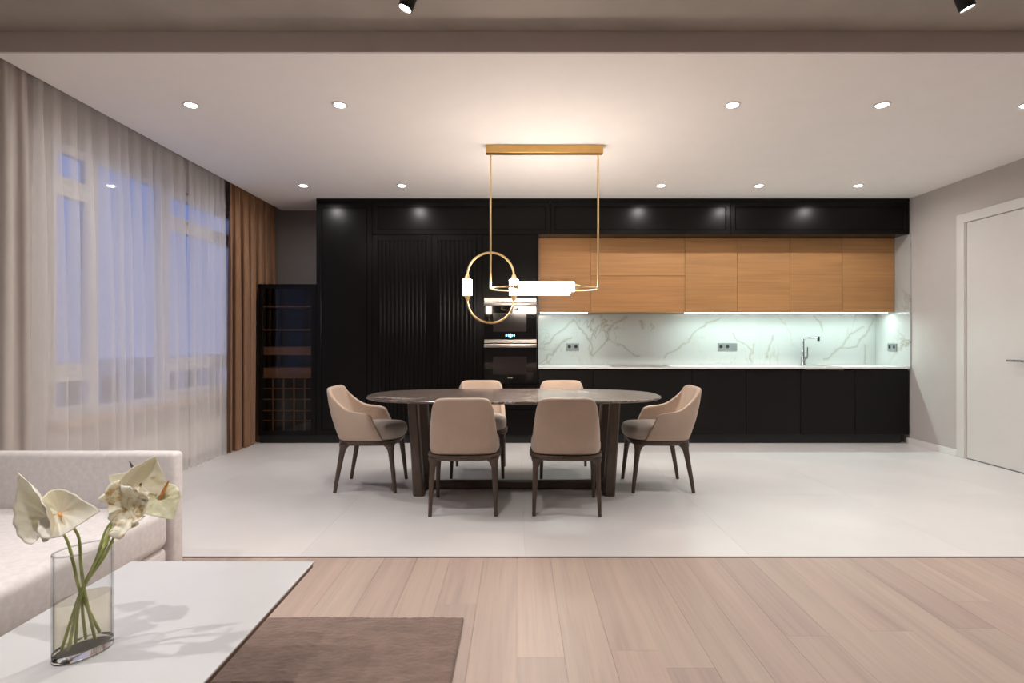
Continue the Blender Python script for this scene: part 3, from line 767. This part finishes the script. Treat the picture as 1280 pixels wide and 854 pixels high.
# ================================================================== CEILING LAMPS
def downlight(x, y, label):
    d = thing('downlight', label, 'downlight', (x, y, 2.70), 'round recessed downlights')
    MB().lathe([(.040, 2.699), (.052, 2.699), (.052, 2.694), (.045, 2.6915), (.038, 2.694)], (x, y, 0), 28).build('trim_ring', 'white_plastic', d, 40)
    MB().cyl((x, y, 2.6935), .037, .004, 2, 24).build('diffuser', 'diffuser', d, 40)
    lamp('downlight_lamp', 'AREA', (x, y, 2.690), P_DOWN, C_DOWN, d, shape='DISK', size=.07, spread=R(168))
names = ['far left', 'second from left', 'third from left', 'fourth from left', 'far right']
for i, x in enumerate((-2.15, -1.17, 1.415, 2.40, 3.355)): downlight(x, 3.745, 'round downlight %s in the row nearer the beam' % names[i])
for i, x in enumerate((-2.155, -1.165, 1.44, 2.43, 3.425)): downlight(x, 5.72, 'round downlight %s in the row near the black cabinets' % names[i])
def spot(x, y, tilt, label):
    d = thing('spotlight', label, 'spotlight', (x, y, 2.81), 'black surface spotlights')
    MB().lathe([(.045, 2.795), (.045, 2.8095)], (x, y, 0), 24).build('base', 'dark', d, 40)
    MB().cyl((x, y, 2.755), .008, .045, 2, 10).build('stem', 'dark', d, 40)
    m = Matrix.Translation((x, y, 2.76)) @ Matrix.Rotation(tilt[1], 4, 'Y') @ Matrix.Rotation(tilt[0], 4, 'X')
    MB().lathe([(.030, .012), (.034, .006), (.034, -.080), (.029, -.082), (.028, -.070), (.010, -.068)], (0, 0, 0), 24).xform(m).build('body', 'dark', d, 40)
    MB().cyl((0, 0, -.076), .028, .004, 2, 20).xform(m).build('lens', 'diffuser', d, 40)
    s = lamp('spot_lamp', 'AREA', m @ Vector((0, 0, -.080)), P_SPOT, C_SPOT, d, shape='DISK', size=.055, spread=R(120))
    s.rotation_euler = m.to_euler()
spot(-.49, 2.63, (0, R(22)), 'black tilting spotlight on the taupe ceiling left of centre')
spot(2.05, 2.63, (0, R(-22)), 'black tilting spotlight on the taupe ceiling at the right')
spot(-1.9, 1.2, (0, 0), 'added unseen black spotlight on the taupe ceiling above the sofa')  # this and the next two are unseen spotlights added to light the living side
spot(-.49, .6, (0, 0), 'added unseen black spotlight on the taupe ceiling above the coffee table')
spot(2.05, .6, (0, 0), 'added unseen black spotlight on the taupe ceiling above the bare planks')

# ================================================================== CURTAINS
def curtain(name, mat, label, y0, y1, pitch, amp, xc, zt, zb, seed, cat, loops=.42, rows=14, gather=True, spread_bottom=0.0, group=None):
    rng = random.Random(seed); nf = max(2, round((y1 - y0) / pitch)); N = nf * 16
    ph = []; a = 0.0
    for i in range(nf): ph.append(rng.uniform(.65, 1.4))
    tot = sum(ph); edges = [0]
    for w in ph: edges.append(edges[-1] + w / tot)
    amps = [rng.uniform(.6, 1.0) for _ in range(nf + 1)]; lean = [rng.uniform(-1, 1) for _ in range(nf + 1)]
    rowsv = []
    for r_ in range(rows + 1):
        v = r_ / rows; z = zt + (zb - zt) * (v ** 1.3 if r_ < rows else 1); v = (z - zt) / (zb - zt)
        row = []
        for i in range(N + 1):
            u = i / N * nf; k = min(int(u), nf - 1); fr = u - k
            s = edges[k] + (edges[k + 1] - edges[k]) * fr
            am = amps[k] * (1 - fr) + amps[k + 1] * fr; le = lean[k] * (1 - fr) + lean[k + 1] * fr
            top = max(0, 1 - v * 6)
            A = amp * am * (.55 + .45 * min(1, v * 3))
            xx = A * (math.cos(2 * math.pi * fr) if loops > 0 else math.sin(2 * math.pi * fr + .25))
            yy = (loops * pitch * am * math.sin(4 * math.pi * fr) * .5 if loops > 0 else -loops * pitch * (edges[k + 1] - edges[k]) * nf * (.75 + .5 * am) * math.sin(2 * math.pi * fr)) * min(1, .3 + 1.2 * v) + le * pitch * .3 * v
            if gather: xx += top * amp * .25 * math.sin(2 * math.pi * fr * 3 + k)
            row.append((xc + xx, y0 + (y1 - y0) * s + yy + spread_bottom * (s - .5) * v, z))
        rowsv.append(row)
    mb = MB().loft(rowsv, False, False)
    o = thing(name, label, cat, (xc, (y0 + y1) / 2, zb), group)
    c = mb.build('cloth', mat, o, 179)
    box('curtain_track', (xc - .012, xc + .012, y0 - .01, y1 + .01, zt, 2.8095), 'white_plastic', o)
    return o
curtain('sheer_curtain', 'sheer', 'wider sheer white curtain over the window nearer the sofa', 3.44, 5.03, .135, .046, -2.935, 2.795, .006, 3, 'curtain', loops=-.40, group='sheer curtains at the window')
curtain('sheer_curtain', 'sheer', 'narrower sheer white curtain beside the brown drape', 5.065, 5.71, .10, .042, -2.935, 2.795, .006, 8, 'curtain', loops=-.40, group='sheer curtains at the window')
curtain('brown_drape', 'drape', 'gathered brown floor-length drape in the corner by the wine cabinet', 5.735, 6.79, .17, .048, -2.915, 2.795, .004, 5, 'curtain', loops=.5)
curtain('taupe_drape', 'taupe', 'taupe blackout drape at the left edge behind the sofa', 2.45, 3.345, .13, .035, -2.90, 2.795, .006, 12, 'curtain', loops=.2)
# radiator
ra = thing('radiator', 'low long white radiator under the window behind the sheer curtain', 'radiator', (-3.02, 5.1, .06))
box('body', (-3.045, -2.995, 4.20, 6.02, .065, .365), 'radiator', ra, .006, 2)
gm = MB()
for k in range(44): gm.box(-2.998, -2.993, 4.23 + k * .0405, 4.255 + k * .0405, .085, .345)
o = gm.build('fin', 'radiator', ra); o['kind'] = 'stuff'
MB().cyl((-3.02, 4.13, .33), .016, .072, 1, 12).cyl((-3.02, 4.13, .31), .02, .05, 2, 12).build('valve', 'chrome', ra, 40)
MB().box(-3.04, -3.0, 4.5, 4.54, .0, .067).build('foot', 'radiator', ra)
MB().box(-3.04, -3.0, 5.7, 5.74, .0, .067).build('foot', 'radiator', ra)

# ================================================================== SOFA, TABLE, RUG
sf = thing('sofa', 'low off-white fabric sofa with thin back beside the coffee table', 'sofa', (-2.1, 1.8, 0))
box('back', (-2.66, -1.575, 2.60, 2.69, .045, .633), 'sofa', sf, .022, 4, smooth=60)
box('base', (-2.66, -1.60, 1.0, 2.598, .045, .205), 'sofa', sf, .02, 3, smooth=60)
box('seat_cushion', (-2.66, -1.585, .98, 2.592, .210, .392), 'sofa', sf, .040, 5, smooth=60)
for (x, y) in ((-2.6, 1.06), (-1.66, 1.06), (-2.6, 2.55), (-1.66, 2.55)): box('foot', (x - .025, x + .025, y - .025, y + .025, 0, .047), 'dark', sf)
rugt = thing('rug', 'brown short-pile rug lying on the oak planks under the coffee table', 'rug', (-.8, 1.4, 0))
rx0, rx1, ry0, ry1 = -1.5, -.222, .5, 2.335
box('backing', (rx0, rx1, ry0, ry1, .0005, .010), 'rug', rugt)
NX, NY = 230, 250; rv, rf = [], []; pr = random.Random(2); off = wloc(rugt)
for j in range(NY + 1):
    for i in range(NX + 1):
        u, v = i / NX, j / NY
        x = rx0 + (rx1 - rx0) * (u ** .8); y = ry0 + (ry1 - ry0) * (v ** .6)
        edge = min(i, NX - i, j, NY - j)
        f = mnoise.noise(Vector((x * 9, y * 26, 3))) + .7 * mnoise.noise(Vector((x * 30, y * 70, 5))) + .5 * mnoise.noise(Vector((x * 3, y * 3, 9)))
        z = .0185 + .0030 * f + pr.uniform(-.0013, .0013)
        if edge == 0: z = .006; x += pr.uniform(-.003, .003); y += pr.uniform(-.003, .003)
        elif edge == 1: z -= .003; x += pr.uniform(-.002, .002); y += pr.uniform(-.002, .002)
        rv.append((x - off.x, y - off.y, z))
for j in range(NY):
    for i in range(NX):
        a = j * (NX + 1) + i; rf.append((a, a + 1, a + NX + 2, a + NX + 1))
me = bpy.data.meshes.new('pile'); me.from_pydata(rv, [], rf); me.materials.append(M['rug'])
me.polygons.foreach_set('use_smooth', [True] * len(me.polygons))
po = bpy.data.objects.new('pile', me); col.objects.link(po); po.parent = rugt; po['kind'] = 'stuff'
ct = thing('coffee_table', 'low coffee table with thin white stone top and bronze edge', 'table', (-1.03, 1.42, 0))
box('tabletop', (-1.352, -.712, .80, 1.990, .3725, .380), 'stone', ct, .0015)
MB().box(-1.349, -.715, .803, 1.987, .359, .372, .001).build('edge_frame', 'bronze', ct)
box('pedestal', (-1.31, -1.08, .95, 1.85, .0225, .3595), 'bronze', ct, .003)

# ================================================================== VASE AND FLOWERS
VC = Vector((-1.078, 1.412, .380)); VA, VB, VR = .0655, .0435, R(62)
def vring(a, b, z, N=56):
    o = []
    for k in range(N):
        q = 2 * math.pi * k / N; x, y = a * math.cos(q), b * math.sin(q)
        o.append((VC.x + x * math.cos(VR) - y * math.sin(VR), VC.y + x * math.sin(VR) + y * math.cos(VR), VC.z + z))
    return o
vs = thing('vase', 'oval clear glass vase half filled with water on the coffee table', 'vase', tuple(VC))
VH = .257; tk = .0035
wall = lambda d, z: vring(VA - d, VB - d, z)
MB().loft([wall(0, .0205), wall(0, .024), wall(0, VH - .004), wall(0, VH - .001), wall(.001, VH), wall(tk - .001, VH), wall(tk, VH - .001), wall(tk, VH - .004), wall(tk, .024), wall(tk, .0205), wall(0, .0205)], False).build('glass_body', 'vase', vs, 40)
MB().tube([p for p in vring(VA - tk / 2, VB - tk / 2, VH + .0012, 56)], .0020, 8, True).build('rim', 'vase_base', vs, 60)
MB().loft([wall(.006, .0006), wall(.0015, .0015), wall(0, .005), wall(0, .009), wall(0, .016), wall(0, .020), wall(tk, .0203), wall(tk + .006, .0185), wall(tk + .012, .0175)]).build('glass_base', 'vase_base', vs, 40)
w = MB().loft([wall(tk + .0008, .0210), wall(tk + .0006, .030), wall(tk + .0006, .1385)]).build('water', 'water', vs, 40)
w['label'] = 'murky yellowish water'
def vin(fx_, fy_, z):    # a point inside the vase, fx along its long axis, fy across
    x, y = fx_ * (VA - .014), fy_ * (VB - .014)
    return Vector((VC.x + x * math.cos(VR) - y * math.sin(VR), VC.y + x * math.sin(VR) + y * math.cos(VR), VC.z + z))
HEART = [1.0, .80, .69, .64, .615, .60, .585, .565, .53, .48, .41, .31, .20]
def spathe(center, tipdir, normal, Ln, W, cup, ruff, fold, seed, thick=.0011, tipcurl=0.0):
    """heart-shaped bract as a shallow dish around the point where the spadix stands"""
    t = Vector(tipdir).normalized(); n = Vector(normal); n = (n - t * n.dot(t)).normalized(); s = n.cross(t)
    NT, NR = 64, 14; rng = random.Random(seed); off = rng.uniform(0, 50)
    top, bot = [], []
    grid = []
    for j in range(NR + 1):
        rho = j / NR; ring = []
        for i in range(NT):
            th = 2 * math.pi * i / NT; a = abs(((th + math.pi) % (2 * math.pi)) - math.pi)
            q = a / math.pi * 12; k = min(int(q), 11); rr = HEART[k] + (HEART[k + 1] - HEART[k]) * (q - k)
            if a < .25: rr += .06 * (1 - a / .25) ** 2
            x = rr * rho * math.cos(th) * Ln; y = rr * rho * math.sin(th) * W / .62
            h = cup * rho ** 2 * Ln + fold * (abs(y) / W) ** 1.5 * Ln
            h += .022 * Ln * math.cos(14 * th) * rho * (1 - .4 * rho) * (1 if ruff < .08 else .5)
            h += ruff * Ln * rho ** 1.4 * (mnoise.noise(Vector((x / Ln * 3.2, y / Ln * 3.2, off))) * 1.2 + mnoise.noise(Vector((x / Ln * 8, y / Ln * 8, off + 7))) * .6)
            h += tipcurl * Ln * max(0, x / Ln) ** 3
            d = ruff * .5 * Ln * rho * mnoise.noise(Vector((y / Ln * 5, x / Ln * 5, off + 20)))
            ring.append(Vector(center) + t * (x + d) + s * (y + d) + n * h)
        grid.append(ring)
    mb = MB(); vs_ = [Vector(center)]; 
    for ring in grid[1:]: vs_ += ring
    fs = []
    for i in range(NT): fs.append((0, 1 + i, 1 + (i + 1) % NT))
    for j in range(NR - 1):
        for i in range(NT):
            a = 1 + j * NT + i; b_ = 1 + j * NT + (i + 1) % NT; fs.append((a, a + NT, b_ + NT, b_))
    mb.add(vs_, fs); return mb
def curve_pts(P, n=24):
    return [Vector(catmull([tuple(p) for p in P], k / n)) for k in range(n + 1)]
def flower(label, foot, mid, neck, base, tipdir, normal, Ln, W, cup, ruff, fold, seed, mat='spathe', spad=None, spmat='spadix', tipcurl=0.0):
    fo = thing('anthurium', label, 'flower', tuple(base), 'anthurium flowers in the vase')
    MB().tube(curve_pts([foot, mid] + (list(neck) if isinstance(neck, list) else [neck]) + [base]), [.0036] * 16 + [.0032] * 9, 8).build('stem', 'stem', fo, 60)
    o = spathe(base, tipdir, normal, Ln, W, cup, ruff, fold, seed, tipcurl=tipcurl).build('spathe', mat, fo, 179)
    so = o.modifiers.new('thick', 'SOLIDIFY'); so.thickness = .0011; so.offset = 0
    if spad is not None:
        d = Vector(spad); MB().tube([Vector(base) + d * k / 6 for k in range(7)], [.0034, .0040, .0041, .0039, .0035, .0028, .0012], 10).build('spadix', spmat, fo, 60)
    return fo
Yv = 1.41
m0 = vin(-.1, 0, .150)
# left pair
flower('cream anthurium with tip pointing straight up, leftmost in the vase', vin(.80, .35, .030), vin(-.05, .25, .148), [at(92, 705, 1.405), at(82, 672, 1.41)], at(62, 650, 1.40), at(45, 590, 1.40) - at(60, 652, 1.40), Vector((-.35, -.90, .2)), .125, .068, .26, .02, .05, 4, tipcurl=.05)
flower('wide cream anthurium facing the room with tip pointing right', vin(.45, -.2, .024), vin(.02, -.15, .150), [at(101, 705, 1.395), at(97, 668, 1.40)], at(74, 642, 1.385), at(126, 639, 1.37) - at(74, 642, 1.385), Vector((.25, -.93, .25)), .112, .060, .10, .02, .10, 9, spad=Vector((.022, -.022, .0)) , tipcurl=-.05)
# right cluster
flower('crumpled browning anthurium bloom in the middle of the bunch', vin(-.82, .3, .024), vin(-.15, .1, .142), [at(120, 700, 1.41), at(134, 660, 1.42)], at(158, 636, 1.415), at(188, 622, 1.40) - at(158, 636, 1.41), Vector((.1, -.95, .25)), .094, .064, .22, .34, .05, 21, 'spathe_wilt')
flower('pale anthurium standing upright at the top of the bunch with dark spadix', vin(-.70, -.3, .024), vin(-.1, -.1, .150), [at(126, 697, 1.42), at(142, 660, 1.44)], at(176, 606, 1.45), at(197, 564, 1.46) - at(176, 610, 1.45), Vector((.55, -.75, -.1)), .080, .054, .24, .10, .12, 33, 'spathe', spad=at(158, 577, 1.47) - at(172, 606, 1.45), spmat='spadix_dark')
flower('pale green anthurium with orange spadix, rightmost in the vase', vin(-.25, .3, .026), vin(-.05, .15, .146), [at(130, 697, 1.43), at(151, 660, 1.45)], at(199, 624, 1.46), at(214, 642, 1.45) - at(192, 610, 1.46), Vector((.35, -.75, .55)), .066, .048, .16, .08, .1, 41, 'spathe_green', spad=at(213, 600, 1.45) - at(201, 623, 1.46))
flower('small white anthurium tucked behind the crumpled bloom', vin(.2, .4, .026), vin(.05, .3, .150), [at(125, 695, 1.43), at(139, 658, 1.47)], at(170, 610, 1.49), at(146, 598, 1.48) - at(170, 610, 1.49), Vector((-.1, -.9, .35)), .066, .044, .18, .10, .1, 52, 'spathe')
